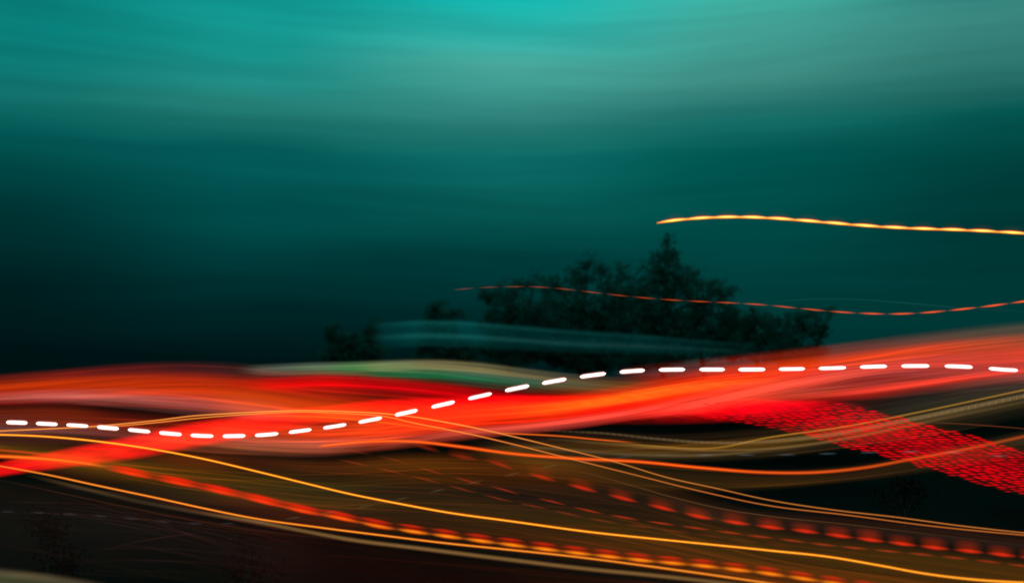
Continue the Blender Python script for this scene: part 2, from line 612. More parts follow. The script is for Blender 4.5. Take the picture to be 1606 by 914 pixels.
tree('sparse tree with thin twigs at the right end of the tree line', [(1250, 502, 22, 16), (1280, 496, 22, 12), (1302, 492, 8, 10), (1264, 524, 28, 18), (1240, 546, 36, 18), (1286, 520, 16, 14), (1276, 552, 34, 14)], 1255, 118, dens=0.8)

# dark shrubs near the road
def shrub(label, blobs, tx, D, **kw):
    return tree(label, blobs, tx, D, size=0.085, dens=0.9, mat=M_SHRUB, base_z=0.0, cat='shrub', group=None, name='shrub', trunk_r=0.05, **kw)
shrub('thin dark leaning shrub on the black ground at lower left', [(70, 818, 12, 10), (90, 840, 11, 18), (88, 872, 17, 22), (110, 886, 14, 14), (95, 904, 40, 12)], 92, 36)
shrub('dark rounded bush on black ground below the bright red lattice', [(1408, 760, 24, 16), (1432, 778, 24, 20), (1395, 790, 28, 14)], 1415, 50)
shrub('dim dark bush at the bottom edge below the amber lines', [(392, 862, 20, 18), (384, 890, 30, 22), (408, 905, 30, 14)], 392, 36)

# ------------------------------------------------------------------ soft bands of light
Zr = (0, 0, 0)
band('broad orange red band with a soft top edge at far left',
     [(-20, 586, 640, [(110, 24, 8), (185, 50, 6), (168, 36, 4), (110, 12, 3)]),
      (100, 576, 640, [(120, 22, 8), (200, 52, 5), (185, 42, 4), (90, 10, 2)]),
      (200, 567, 642, [(95, 14, 10), (195, 48, 5), (200, 52, 6), (95, 12, 2)]),
      (300, 563, 648, [(70, 12, 12), (185, 42, 5), (206, 54, 8), (120, 22, 5)]),
      (400, 568, 660, [(60, 20, 12), (165, 34, 5), (205, 62, 12), (196, 56, 12)]),
      (500, 585, 668, [(40, 8, 0), (150, 26, 5), (212, 60, 10), (232, 66, 14)]),
      (620, 600, 676, [Zr, (120, 14, 0), (190, 36, 5), (228, 60, 15)]),
      (780, 622, 662, [Zr, Zr, Zr, Zr])], 66, strands=(26, 0.8, (1.1, .9, .5), 1.2, 3.6))
band('dusty pink band arching under the orange red one at left',
     [(-20, 613, 636, [(105, 48, 48), (148, 74, 64), (100, 40, 35)]),
      (100, 608, 634, [(115, 58, 55), (160, 84, 76), (105, 48, 45)]),
      (200, 606, 644, [(125, 50, 42), (138, 76, 68), (66, 30, 26)]),
      (300, 611, 654, [(120, 50, 38), (130, 66, 60), (78, 36, 32)]),
      (400, 622, 662, [(100, 50, 32), (134, 65, 50), (95, 45, 38)]),
      (490, 636, 662, [Zr, Zr, Zr])], 65, strands=(9, 0.6, (1, 1, 1)))
band('dull brown red band behind the left end of the white dashes',
     [(-20, 634, 702, [(92, 26, 8), (106, 40, 28), (92, 58, 54), (55, 22, 14)]),
      (100, 632, 702, [(100, 24, 5), (112, 34, 14), (100, 52, 45), (62, 25, 17)]),
      (200, 640, 704, [(72, 10, 2), (102, 24, 6), (108, 42, 32), (70, 28, 20)]),
      (300, 648, 712, [(66, 9, 2), (112, 25, 8), (150, 48, 26), (110, 50, 24)]),
      (400, 658, 716, [(150, 34, 10), (180, 62, 28), (186, 88, 62), (128, 66, 40)]),
      (500, 662, 718, [(222, 62, 22), (214, 56, 18), (206, 96, 70), (130, 60, 40)]),
      (600, 658, 710, [(236, 66, 22), (244, 62, 20), (214, 72, 42), (90, 28, 12)]),
      (700, 650, 698, [(190, 45, 20), (215, 55, 20), (130, 26, 14), (36, 5, 0)]),
      (800, 640, 690, [Zr, Zr, Zr, Zr])], 61, strands=(18, 0.8, (1.25, .8, .5)))
band('deep pure red band below the green one',
     [(340, 594, 608, [Zr, Zr, Zr]),
      (380, 590, 614, [(80, 0, 0), (130, 4, 3), (80, 0, 0)]),
      (440, 588, 618, [(160, 0, 4), (212, 0, 6), (160, 8, 5)]),
      (500, 584, 619, [(170, 5, 5), (216, 0, 6), (150, 10, 5)]),
      (600, 588, 625, [(150, 5, 5), (178, 0, 6), (120, 4, 3)]),
      (700, 597, 634, [(140, 5, 5), (178, 0, 6), (150, 0, 3)]),
      (800, 610, 638, [(115, 0, 4), (168, 0, 4), (185, 0, 4)]),
      (900, 614, 644, [(110, 8, 0), (180, 0, 4), (180, 8, 5)]),
      (1000, 618, 644, [Zr, (90, 0, 0), Zr])], 63, strands=(10, 0.7, (1.2, .5, .5)))
band('rough edged scarlet band rising from the left edge under the white dashes',
     [(-20, 727, 752, [(225, 10, 11), (250, 14, 18), (225, 9, 13)]),
      (50, 711, 742, [(230, 15, 13), (252, 15, 16), (230, 9, 13)]),
      (100, 701, 736, [(235, 18, 13), (254, 16, 16), (232, 9, 13)]),
      (200, 681, 724, [(240, 20, 13), (255, 38, 16), (240, 10, 14)]),
      (300, 659, 706, [(245, 12, 11), (255, 46, 18), (240, 22, 14)]),
      (400, 645, 687, [(245, 33, 14), (248, 20, 13), (235, 10, 9)]),
      (500, 635, 668, [(235, 18, 11), (250, 33, 13), (200, 18, 9)]),
      (600, 623, 658, [(235, 8, 7), (255, 30, 13), (235, 30, 13)]),
      (700, 620, 660, [(245, 6, 9), (255, 38, 16), (220, 30, 13)]),
      (800, 616, 658, [(245, 8, 7), (255, 48, 16), (200, 30, 11)]),
      (900, 616, 652, [(210, 8, 5), (240, 56, 13), (180, 22, 7)]),
      (1000, 612, 640, [(100, 8, 4), (180, 38, 9), (100, 8, 4)]),
      (1060, 608, 628, [Zr, Zr, Zr])], 57, M_ROUGH, step=10, sides=20)
band('blazing orange red band in the middle',
     [(560, 652, 690, [Zr, (80, 13, 3), (110, 18, 3), Zr]),
      (650, 640, 688, [(170, 19, 5), (240, 40, 8), (225, 36, 8), (120, 9, 3)]),
      (750, 628, 680, [(180, 17, 3), (250, 47, 10), (252, 45, 9), (190, 24, 6)]),
      (850, 618, 672, [(150, 13, 2), (250, 65, 9), (255, 51, 8), (210, 11, 3)]),
      (950, 606, 660, [(180, 39, 8), (252, 73, 10), (252, 24, 6), (225, 11, 5)]),
      (1050, 588, 650, [(180, 33, 7), (252, 73, 16), (255, 39, 6), (235, 29, 14)]),
      (1150, 572, 640, [(160, 18, 3), (240, 65, 18), (245, 47, 15), (220, 39, 19)]),
      (1250, 566, 628, [(130, 13, 2), (180, 29, 7), (160, 30, 15), (100, 18, 9)]),
      (1360, 560, 606, [Zr, Zr, Zr, Zr])], 60, strands=(36, 0.75, (1.1, .9, .4), 1.2, 3.6))
band('golden orange glow in the hottest part of the middle band',
     [(800, 640, 658, [Zr, Zr]), (880, 628, 650, [(86, 51, 2), (79, 47, 2)]), (950, 618, 640, [(108, 79, 4), (108, 76, 4)]),
      (1020, 606, 628, [(108, 76, 13), (108, 71, 8)]), (1090, 597, 618, [(108, 72, 20), (93, 59, 12)]), (1180, 592, 610, [(79, 47, 15), (57, 29, 7)]),
      (1280, 588, 604, [Zr, Zr])], 56, M_ROUGH)
band('wide orange red band with a soft top reaching the right edge',
     [(960, 574, 600, [Zr, Zr, Zr]),
      (1060, 564, 612, [(70, 11, 6), (130, 21, 5), (150, 28, 5)]),
      (1150, 554, 608, [(100, 17, 7), (195, 44, 6), (190, 38, 6)]),
      (1250, 543, 602, [(110, 23, 9), (222, 58, 6), (160, 30, 5)]),
      (1350, 531, 592, [(100, 27, 13), (224, 58, 6), (140, 24, 4)]),
      (1450, 518, 580, [(85, 40, 24), (216, 58, 10), (160, 28, 5)]),
      (1550, 506, 574, [(76, 48, 30), (190, 62, 18), (185, 40, 8)]),
      (1640, 498, 570, [(76, 51, 32), (160, 59, 23), (215, 53, 11)])], 64, strands=(16, 0.75, (1.1, 1.0, .5)))
band('salmon pink streak crossing from lower middle up to the right dashes',
     [(560, 698, 712, [Zr, Zr, Zr]),
      (620, 688, 706, [(74, 25, 16), (112, 40, 26), (56, 15, 8)]),
      (700, 672, 695, [(135, 50, 36), (173, 62, 46), (112, 32, 22)]),
      (800, 663, 684, [(191, 66, 49), (186, 67, 52), (140, 42, 32)]),
      (900, 651, 674, [(209, 62, 46), (206, 67, 52), (140, 36, 29)]),
      (1000, 635, 660, [(209, 50, 36), (221, 62, 48), (149, 28, 20)]),
      (1100, 611, 652, [(186, 47, 29), (232, 71, 51), (181, 40, 27)]),
      (1200, 588, 634, [(191, 50, 32), (223, 76, 55), (158, 37, 25)]),
      (1300, 571, 614, [(158, 42, 32), (219, 74, 57), (121, 32, 23)]),
      (1400, 558, 598, [(140, 42, 35), (212, 62, 49), (140, 27, 20)]),
      (1500, 553, 590, [(140, 43, 34), (209, 56, 39), (149, 25, 17)]),
      (1640, 546, 582, [(149, 40, 29), (212, 55, 36), (149, 25, 15)])], 58, strands=(12, 0.65, (1.0, .9, .9)))
band('lower salmon pink streak just under the right hand dashes',
     [(1130, 620, 644, [Zr, Zr, Zr]),
      (1200, 612, 640, [(101, 37, 22), (166, 48, 30), (83, 12, 7)]),
      (1280, 604, 634, [(124, 40, 26), (198, 54, 37), (129, 16, 10)]),
      (1350, 596, 630, [(138, 33, 25), (215, 55, 39), (129, 21, 15)]),
      (1450, 582, 620, [(129, 33, 25), (221, 57, 40), (92, 20, 14)]),
      (1550, 568, 608, [(138, 39, 28), (204, 50, 35), (96, 33, 25)]),
      (1640, 558, 602, [(138, 39, 28), (184, 46, 34), (101, 40, 30)])], 55, strands=(8, 0.6, (1, .8, .8)))
band('dull red grey band between the two salmon streaks',
     [(1180, 600, 628, [Zr, Zr]), (1260, 594, 624, [(72, 25, 20), (80, 42, 32)]), (1350, 586, 614, [(88, 24, 20), (80, 34, 29)]),
      (1450, 578, 602, [(88, 20, 14), (64, 21, 18)]), (1540, 572, 590, [Zr, Zr])], 62)
band('smoky grey brown band under the lower salmon streak at right',
     [(1260, 636, 662, [Zr, Zr, Zr]), (1350, 620, 664, [(51, 19, 15), (31, 19, 14), (20, 15, 11)]), (1450, 604, 650, [(46, 29, 24), (32, 26, 20), (24, 20, 14)]),
      (1550, 588, 634, [(78, 48, 42), (41, 29, 25), (27, 24, 17)]), (1640, 580, 622, [(85, 53, 49), (44, 32, 27), (31, 26, 19)])], 66, M_DIM, strands=(8, 0.8, (1, 1, .9)))
band('saturated red band from which the lattice starts',
     [(900, 652, 668, [Zr, Zr, Zr]), (980, 644, 667, [(90, 6, 0), (110, 0, 0), (76, 0, 0)]), (1060, 638, 667, [(200, 0, 6), (150, 0, 4), (90, 0, 0)]),
      (1120, 629, 665, [(235, 0, 10), (250, 0, 14), (130, 0, 2)]), (1180, 624, 662, [(250, 0, 14), (245, 0, 16), (120, 0, 4)]),
      (1240, 624, 660, [(240, 0, 18), (190, 0, 12), (60, 0, 2)]), (1310, 626, 656, [(120, 0, 8), (70, 0, 4), (20, 0, 0)]), (1370, 634, 656, [Zr, Zr, Zr])], 54, M_ROUGH)
band('pale green and cream band arching above the deep red one',
     [(370, 572, 590, [Zr, Zr, Zr, Zr, Zr]),
      (420, 569, 594, [(54, 59, 50), (78, 80, 67), (86, 80, 67), (102, 59, 47), (56, 19, 14)]),
      (500, 566, 594, [(69, 80, 67), (89, 103, 77), (78, 91, 63), (112, 76, 50), (56, 19, 14)]),
      (550, 565, 595, [(65, 91, 59), (78, 120, 70), (46, 99, 52), (102, 87, 50), (46, 15, 9)]),
      (600, 563, 598, [(89, 99, 67), (112, 124, 76), (89, 112, 68), (20, 87, 43), (56, 34, 18)]),
      (680, 561, 603, [(97, 87, 59), (123, 118, 76), (56, 93, 58), (19, 87, 49), (46, 42, 23)]),
      (750, 565, 610, [(89, 82, 52), (123, 110, 68), (60, 91, 67), (28, 89, 58), (56, 51, 36)]),
      (820, 574, 617, [(74, 66, 45), (104, 89, 56), (58, 87, 67), (41, 76, 54), (78, 46, 27)]),
      (900, 584, 620, [(60, 51, 38), (93, 78, 50), (78, 76, 54), (97, 70, 40), (102, 42, 14)]),
      (980, 590, 622, [(56, 38, 29), (102, 63, 31), (115, 66, 27), (121, 59, 16), (102, 28, 5)]),
      (1080, 592, 612, [Zr, Zr, Zr, Zr, Zr])], 68, strands=(12, 0.7, (.9, 1, .9)))
band('faint teal ghost band crossing in front of the trees',
     [(580, 504, 548, [Zr] * 6), (605, 503, 548, [(4, 44, 42), (0, 28, 27), (0, 26, 25), (8, 54, 51), (0, 30, 29), (0, 22, 21)]),
      (650, 500, 546, [(8, 62, 60), (0, 42, 41), (0, 38, 37), (14, 72, 69), (0, 44, 43), (0, 36, 35)]),
      (720, 501, 547, [(8, 62, 60), (0, 44, 43), (0, 40, 39), (14, 74, 71), (0, 44, 43), (0, 34, 33)]),
      (800, 507, 551, [(6, 50, 48), (0, 34, 33), (0, 32, 31), (16, 60, 57), (0, 36, 35), (0, 24, 23)]),
      (900, 515, 556, [(4, 44, 42), (0, 32, 31), (0, 32, 31), (18, 56, 53), (0, 36, 35), (0, 22, 21)]),
      (1000, 522, 558, [(4, 42, 40), (0, 32, 31), (0, 34, 33), (18, 52, 50), (0, 36, 35), (0, 22, 21)]),
      (1100, 531, 560, [(2, 34, 33), (0, 24, 23), (0, 24, 23), (10, 40, 38), (0, 24, 23), (0, 12, 11)]),
      (1220, 541, 566, [Zr] * 6)], 96)

# dim olive, brown, grey and maroon bands: added glow in place of lamp-lit ground
band('dim olive glow standing for lamp-lit ground between the two long amber lines',
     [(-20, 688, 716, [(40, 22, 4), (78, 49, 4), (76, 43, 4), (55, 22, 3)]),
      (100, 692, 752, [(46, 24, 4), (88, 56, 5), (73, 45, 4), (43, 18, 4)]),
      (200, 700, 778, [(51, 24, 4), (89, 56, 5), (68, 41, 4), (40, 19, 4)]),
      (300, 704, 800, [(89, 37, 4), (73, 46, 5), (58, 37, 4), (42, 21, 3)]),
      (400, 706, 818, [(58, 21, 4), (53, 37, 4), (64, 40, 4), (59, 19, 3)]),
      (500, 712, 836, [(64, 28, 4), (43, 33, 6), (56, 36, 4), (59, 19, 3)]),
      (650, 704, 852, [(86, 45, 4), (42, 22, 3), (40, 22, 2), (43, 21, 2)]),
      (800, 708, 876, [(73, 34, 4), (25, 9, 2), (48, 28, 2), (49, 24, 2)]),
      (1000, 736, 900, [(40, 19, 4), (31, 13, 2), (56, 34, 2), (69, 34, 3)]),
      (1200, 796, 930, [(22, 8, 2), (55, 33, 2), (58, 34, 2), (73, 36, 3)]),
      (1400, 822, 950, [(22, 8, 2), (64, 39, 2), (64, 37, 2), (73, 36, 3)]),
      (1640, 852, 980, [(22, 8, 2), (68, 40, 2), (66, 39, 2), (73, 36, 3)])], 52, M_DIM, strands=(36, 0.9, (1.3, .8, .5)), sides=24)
band('dim brown and gold glow for lit ground behind the ticked beige trail',
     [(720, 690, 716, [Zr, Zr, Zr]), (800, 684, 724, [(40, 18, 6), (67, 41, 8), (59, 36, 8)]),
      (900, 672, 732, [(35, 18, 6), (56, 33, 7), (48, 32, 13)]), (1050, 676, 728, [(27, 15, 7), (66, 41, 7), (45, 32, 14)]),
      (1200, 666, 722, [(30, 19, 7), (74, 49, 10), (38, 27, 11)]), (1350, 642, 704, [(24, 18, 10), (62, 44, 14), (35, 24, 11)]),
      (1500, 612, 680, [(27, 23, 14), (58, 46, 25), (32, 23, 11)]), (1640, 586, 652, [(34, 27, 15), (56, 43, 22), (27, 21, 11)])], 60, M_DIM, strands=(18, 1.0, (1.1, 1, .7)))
band('dim brown lit-ground glow hugging the underside of the single orange line',
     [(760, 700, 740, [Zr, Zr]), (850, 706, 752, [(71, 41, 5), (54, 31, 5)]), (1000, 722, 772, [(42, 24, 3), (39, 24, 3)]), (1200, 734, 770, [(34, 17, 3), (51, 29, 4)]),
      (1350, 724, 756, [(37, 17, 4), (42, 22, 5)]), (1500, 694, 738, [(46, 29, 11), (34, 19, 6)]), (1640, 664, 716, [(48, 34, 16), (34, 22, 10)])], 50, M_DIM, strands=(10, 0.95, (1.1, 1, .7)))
band('very dim warm grey glow tinting the dark ground at lower left',
     [(-20, 738, 912, [(21, 9, 4), (18, 11, 8), (13, 8, 6), (7, 4, 3)]), (200, 762, 916, [(21, 7, 3), (18, 10, 8), (12, 7, 6), (6, 4, 3)]),
      (400, 812, 930, [(19, 5, 3), (14, 7, 6), (8, 4, 4), (5, 4, 2)]), (560, 848, 950, [Zr, Zr, Zr, Zr])], 40, M_DIM, strands=(40, 2.0, (1.3, .9, .7), 1.2, 3.0))
band('very dim maroon ground glow along the bottom edge',
     [(300, 838, 960, [Zr, Zr, Zr]), (460, 828, 960, [(14, 3, 1), (16, 1, 0), (11, 0, 0)]), (700, 862, 960, [(18, 4, 1), (17, 2, 0), (12, 0, 0)]),
      (900, 888, 970, [(26, 7, 2), (20, 3, 0), (13, 0, 0)]), (1150, 910, 980, [(30, 11, 2), (24, 4, 0), (13, 0, 0)]), (1350, 930, 990, [Zr, Zr, Zr])], 40, M_DIM, strands=(16, 1.3, (1.5, .6, .3)))
band('dim dark brown ground glow below the twin copper lines at right',
     [(1000, 762, 790, [Zr, Zr]), (1120, 786, 822, [(26, 9, 4), (34, 14, 6)]), (1300, 804, 836, [(36, 14, 7), (24, 14, 10)]), (1640, 842, 872, [(36, 14, 8), (26, 14, 10)])], 44, M_DIM)
band('beige green band cutting the bottom left corner',
     [(-20, 887, 925, [(78, 68, 48), (63, 71, 44), (82, 68, 49)]), (60, 896, 930, [(82, 70, 48), (54, 60, 39), (68, 56, 39)]),
      (120, 905, 936, [(71, 61, 44), (39, 49, 34), (51, 42, 31)]), (180, 914, 940, [Zr, Zr, Zr])], 24, M_SOFT, strands=(4, 0.7, (1, 1, .9)), tail=120)

# ------------------------------------------------------------------ thin trails
AMB = [(180, 70, 8), (255, 176, 58), (200, 90, 16)]
l5 = [(0, 681.3), (50, 682.8), (100, 686.2), (174, 694.2), (249, 705.5), (319, 719), (400, 738), (475, 756.3), (549, 774), (624, 788.8), (699, 802.5), (800, 816.5), (925, 833.5), (1049, 846.5), (1200, 861.8), (1306, 873.3), (1380, 886), (1455, 899.4), (1530, 908.2), (1606, 913)]
line('long bright amber line running from left edge to bottom right corner', l5, 5.2, [(190, 74, 8), (315, 215, 60), (210, 100, 16)], 44)
l6 = [(0, 730.3, .8), (75, 744, .9), (149, 760), (249, 781), (324, 797.4), (400, 812.4), (500, 826.3), (599, 838.8), (699, 851), (800, 861.4), (900, 872), (999, 884.6), (1099, 898.3), (1200, 913), (1300, 929)]
line('lower amber line leaving through the bottom edge, right of centre', l6, 4.8, [(170, 60, 8), (285, 176, 54), (190, 80, 14)], 42)
l6b = [(30, 741, 0), (120, 763, .55), (220, 786, .4), (299, 801, .5), (400, 817.5, .9), (475, 832, .9), (549, 845.6), (649, 858.2), (799, 877), (925, 892), (1024, 901.5), (1111, 911, .9), (1220, 925, .8)]
line('soft khaki line just below the lower amber line', l6b, 9, [(90, 62, 30), (138, 104, 58), (84, 52, 22)], 41)
l4a = [(0, 675.4), (50, 673.2), (100, 671), (150, 668), (200, 663.5), (249, 658.5), (299, 652.2), (350, 648.6), (400, 645.8), (450, 643.8), (500, 643.6), (549, 645.3), (612, 649.2), (661, 655.2), (711, 664), (761, 674), (800, 683), (870, 700), (962, 723), (1049, 749), (1124, 765.4), (1200, 782.4), (1306, 799), (1405, 810.4), (1505, 823.8), (1606, 835)]
l4b = [(100, 672, 0), (150, 669.5, .6), (200, 666.5), (249, 661.8), (299, 656.5), (350, 652), (400, 648.8), (450, 646), (475, 645.6), (549, 648.4), (612, 654.2), (649, 663), (699, 672.6), (749, 683), (800, 695), (895, 719), (999, 745), (1099, 769.8), (1200, 791.3), (1331, 807.4), (1455, 823.6), (1606, 838.6)]
def fade45(pts, k):
    return [(p[0], p[1], (p[2] if len(p) > 2 else 1) * (1.0 if p[0] < 720 else max(k, 1 - (p[0] - 720) / 900))) for p in pts]
line('upper of the twin copper lines swooping over and down to the right', fade45(l4a, .72), 4.0, [(180, 80, 20), (255, 168, 76), (170, 76, 24)], 47)
line('lower of the twin copper lines swooping over and down to the right', fade45(l4b, .74), 4.0, [(170, 70, 18), (250, 150, 62), (165, 70, 22)], 46)
l10 = [(498, 699.5, 0), (512, 698), (574, 692.3), (649, 692), (724, 700.3), (800, 710.6), (900, 718.5), (999, 723.4), (1099, 733), (1200, 740.4, .9), (1281, 740.2, .85), (1355, 733, .8), (1430, 719.5, .72), (1499, 707, .66), (1606, 684, .6), (1680, 668, .55)]
line('single bright orange line dipping then rising to the right edge', l10, 7.6, [(180, 50, 10), (275, 110, 24), (180, 50, 12)], 48)
line('short fading red orange line under the salmon streak in the centre', [(740, 676, 0), (800, 679.4), (875, 683.2), (949, 690), (1010, 694.5, 0)], 4.5, [(150, 54, 12), (230, 100, 26), (140, 50, 12)], 49)
line('thin hot orange line inside the red band left of centre', [(395, 652, 0), (450, 652, .8), (520, 654.5), (600, 662), (680, 673, .8), (760, 679, 0)], 4.5, [(140, 60, 10), (200, 96, 24), (130, 50, 10)], 50)
gold = [(130, 92, 26), (150, 108, 36), (110, 72, 20)]
line('thin gold line above the ticked beige trail at right', [(940, 690, 0), (1024, 699, .8), (1124, 702, .9), (1200, 686.8), (1324, 669), (1449, 644.5), (1600, 612.6), (1680, 596)], 4, gold, 49)
line('second gold line that sags below the ticked beige trail', [(860, 688, .3), (949, 695, .8), (1024, 701), (1124, 706), (1200, 703.4), (1300, 692), (1374, 678), (1480, 656, .7), (1606, 630, .6)], 7, [(72, 50, 19), (98, 72, 37), (67, 46, 22)], 49.5)
line('dull khaki line above the single orange line', [(800, 698, .6), (900, 706), (1024, 713.5), (1124, 713), (1200, 705, .8), (1300, 694, .4), (1360, 686, 0)], 8, [(48, 37, 20), (78, 63, 37), (48, 37, 22)], 50.5)
line('thin brown line above the dim red dash row', [(860, 728, 0), (960, 752, .7), (1050, 778), (1140, 799), (1200, 808), (1330, 822, .8), (1500, 842, .5), (1640, 858, .3)], 3.2, [(64, 40, 14), (84, 52, 20), (50, 28, 10)], 45)
line('hairline brown trail crossing the dark lower left', [(0, 752, .5), (120, 778), (200, 795), (300, 815), (400, 831), (520, 845, .6), (620, 858, 0)], 2.6, [(40, 18, 8), (62, 30, 14), (36, 16, 8)], 38)
line('barely visible grey hairline above the thin orange dashes at right', [(1180, 477, 0), (1260, 469.5, .8), (1330, 469, .8), (1420, 475), (1510, 483, .8), (1606, 488, .6)], 2.2, [(14, 36, 35), (24, 50, 48), (14, 36, 35)], 56)
line('faint orange hairline low at the right edge', [(1440, 662, 0), (1490, 663.5, .9), (1560, 668), (1640, 675, .8)], 3, [(70, 30, 14), (104, 46, 20), (60, 26, 12)], 51)

# ------------------------------------------------------------------ trails made of separate pulses
# beige trail broken by dark ticks: every link is a part
tick = [(850, 674), (875, 675.6), (949, 679.3), (1024, 687.2), (1099, 693.2), (1149, 694.3), (1200, 692.2), (1300, 682), (1399, 663.3), (1499, 643), (1606, 621), (1680, 606)]
ft_ = path_of(tick)
r = root('ticked_light_trail', 'beige trail of short links divided by dark ticks, crossing the red lattice', 'light trail', P(1200, 690, 47))
x = 852.0
wx = lerp([850, 950, 1100, 1300, 1500, 1700], [4.2, 5.2, 6.2, 9.0, 9.5, 9.5])
bx = lerp([850, 950, 1100, 1300, 1500, 1700], [.45, .75, .95, 1.0, 1.1, 1.0])
while x < 1660:
    L = 9.6 + (x - 850) * 0.0016
    b = bx(x)
    st = [(x, ft_(x) - wx(x) / 2, ft_(x) + wx(x) / 2, [(84 * b, 68 * b, 44 * b), (116 * b, 92 * b, 58 * b), (76 * b, 60 * b, 38 * b)]),
          (x + L - 1.2, ft_(x + L - 1.2) - wx(x) / 2, ft_(x + L - 1.2) + wx(x) / 2, [(84 * b, 68 * b, 44 * b), (116 * b, 92 * b, 58 * b), (76 * b, 60 * b, 38 * b)])]
    me, org = strand_mesh('link', st, 47, M_LINE, step=20, sides=5, thick=0.7, tail=0)
    o = bpy.data.objects.new('link', me)
    o.parent = r
    o.location = org - r.location
    C.objects.link(o)
    x += L

# white dashes
dash_pts = [(26.4, 662.2), (73.5, 664.3), (121.3, 666.8), (169.4, 670.5), (218.2, 675), (267.3, 679.6), (316.8, 683), (367.1, 683.3), (418.2, 681.2), (470.7, 675.4), (525, 668.2), (580.6, 658.4), (637.1, 646.8), (694.9, 634), (752.7, 620.9), (811, 608.4), (869.2, 597.4), (929.8, 588), (991.5, 581.6), (1053.9, 579.4), (1116.8, 579.2), (1179.1, 579.2), (1241.8, 578.4), (1305.3, 577), (1369.9, 574.6), (1435.6, 573.6), (1503.4, 574.4), (1573.6, 579.4)]
fd = path_of(dash_pts)
def white_dash(parent, f, cx, length, half, base):
    st = []
    w = FR.uniform(.93, 1.07)
    for t, e in ((-1, .2), (-.95, .55), (-.86, .86), (-.6, 1), (0, 1), (.6, 1), (.86, .86), (.95, .55), (1, .2)):
        x = cx + t * length / 2
        st.append((x, f(x) - half * w * e, f(x) + half * w * e, [(225, 150, 140), (360, 345, 335), (390, 385, 380), (360, 345, 335), (225, 150, 140)]))
    me, org = strand_mesh('dash', st, base, M_LINE, step=1.2, sides=12, thick=0.9, tail=0)
    o = bpy.data.objects.new('dash', me)
    o.parent = parent
    o.location = org - parent.location
    C.objects.link(o)
r = root('white_dashed_trail', 'row of thick glowing white dashes snaking across the whole picture', 'light trail', P(752, 621, 38))
lw = lerp([0, 600, 1000, 1606], [32.5, 35.5, 39.5, 44.5])
for (x, y) in dash_pts:
    white_dash(r, fd, x, lw(x) * FR.uniform(.97, 1.03), 4.1, 38)

# thin pale dashes
ghost = [(12, 802), (61, 803.5), (109.6, 805.5), (157, 808.6), (206.5, 812.8), (256, 817.5), (306, 820.4), (357, 820.6), (408, 818.5), (460, 812), (516.5, 803), (572, 794), (629, 782), (686, 769), (744, 756), (803, 743.5), (861, 731), (920, 722), (980, 715.5), (1042, 713), (1106, 713), (1170, 713), (1234, 712.5), (1298, 711), (1363, 709.2), (1428, 708), (1496, 709), (1566, 714.5)]
fg = path_of(ghost)
r = root('thin_dashed_trail', 'row of thin faint grey dashes parallel to and below the thick white ones', 'light trail', P(744, 756, 34))
for (x, y) in ghost:
    L = 25 + x * 0.005
    c = (48, 46, 52) if x < 420 else ((66, 58, 40) if x < 900 else (60, 76, 82))
    if 900 < x < 1080:
        c = tuple(q * .7 for q in c)
    pulse(r, 'dash', fg, x, L, 1.1, 1.1, [c, c], 34, 1.0, .5)

# street lamp trail high on the right: bulging pulses
l1 = [(1030, 349.5), (1045, 347.3), (1060, 345.4), (1100, 342), (1150, 340.4), (1200, 341.6), (1250, 345), (1300, 349.2), (1350, 353.4), (1400, 356.6), (1450, 358.8), (1500, 360.4), (1550, 362.6), (1606, 366), (1700, 372)]
f1 = path_of(l1)
r = root('pulsing_light_trail', 'bright yellow trail of bulging pulses high on the right', 'light trail', P(1300, 349, 52))
line('', [(p[0], p[1] + .3, 0.6 if p[0] < 1031 else 1) for p in l1], 4.4, [(255, 70, 0), (330, 200, 0), (240, 110, 0)], 52, name='core_line', parent=r)
for cx in [1057, 1099, 1140, 1181, 1224, 1268, 1312, 1358, 1404, 1449, 1495, 1541, 1588, 1636, 1684]:
    pulse(r, 'pulse', f1, cx, 54, 3.9, 2.3, [(200, 40, 0), (300, 150, 0), (380, 330, 190), (300, 180, 0)], 51.8, 1.1, 0.7)
    pulse(r, 'halo', f1, cx, 50, 12, 7, [(22, 5, 2), (42, 8, 2), (42, 8, 2), (18, 5, 2)], 52.2, 1.0, 1.0)

# thin orange dashed arc
l2 = [(712, 454.5), (750, 451.3), (800, 449.5), (850, 450.3), (900, 454.8), (950, 460.8), (1000, 466), (1050, 470), (1100, 472.8), (1150, 475), (1200, 478.2), (1250, 483), (1300, 487.8), (1350, 491), (1400, 492.2), (1450, 490.2), (1500, 485.6), (1550, 480), (1606, 472.5), (1700, 460)]
f2 = path_of(l2)
r = root('thin_dashed_arc', 'thin orange dashed arc crossing in front of the tree tops', 'light trail', P(1150, 475, 54))
b2 = lerp([715, 900, 1200, 1400, 1606], [.5, .66, .9, 1.1, 1.2])
for i in range(22):
    cx = 728 + i * 38.6 + i * i * 0.27
    if cx > 1690:
        break
    w = lerp([700, 1000, 1606], [1.2, 1.4, 2.0])(cx)
    pulse(r, 'dash', f2, cx, 37 + i * 0.7, w, w, [(190, 56, 22), (245, 96, 34), (170, 50, 18)], 54, b2(cx), .7)

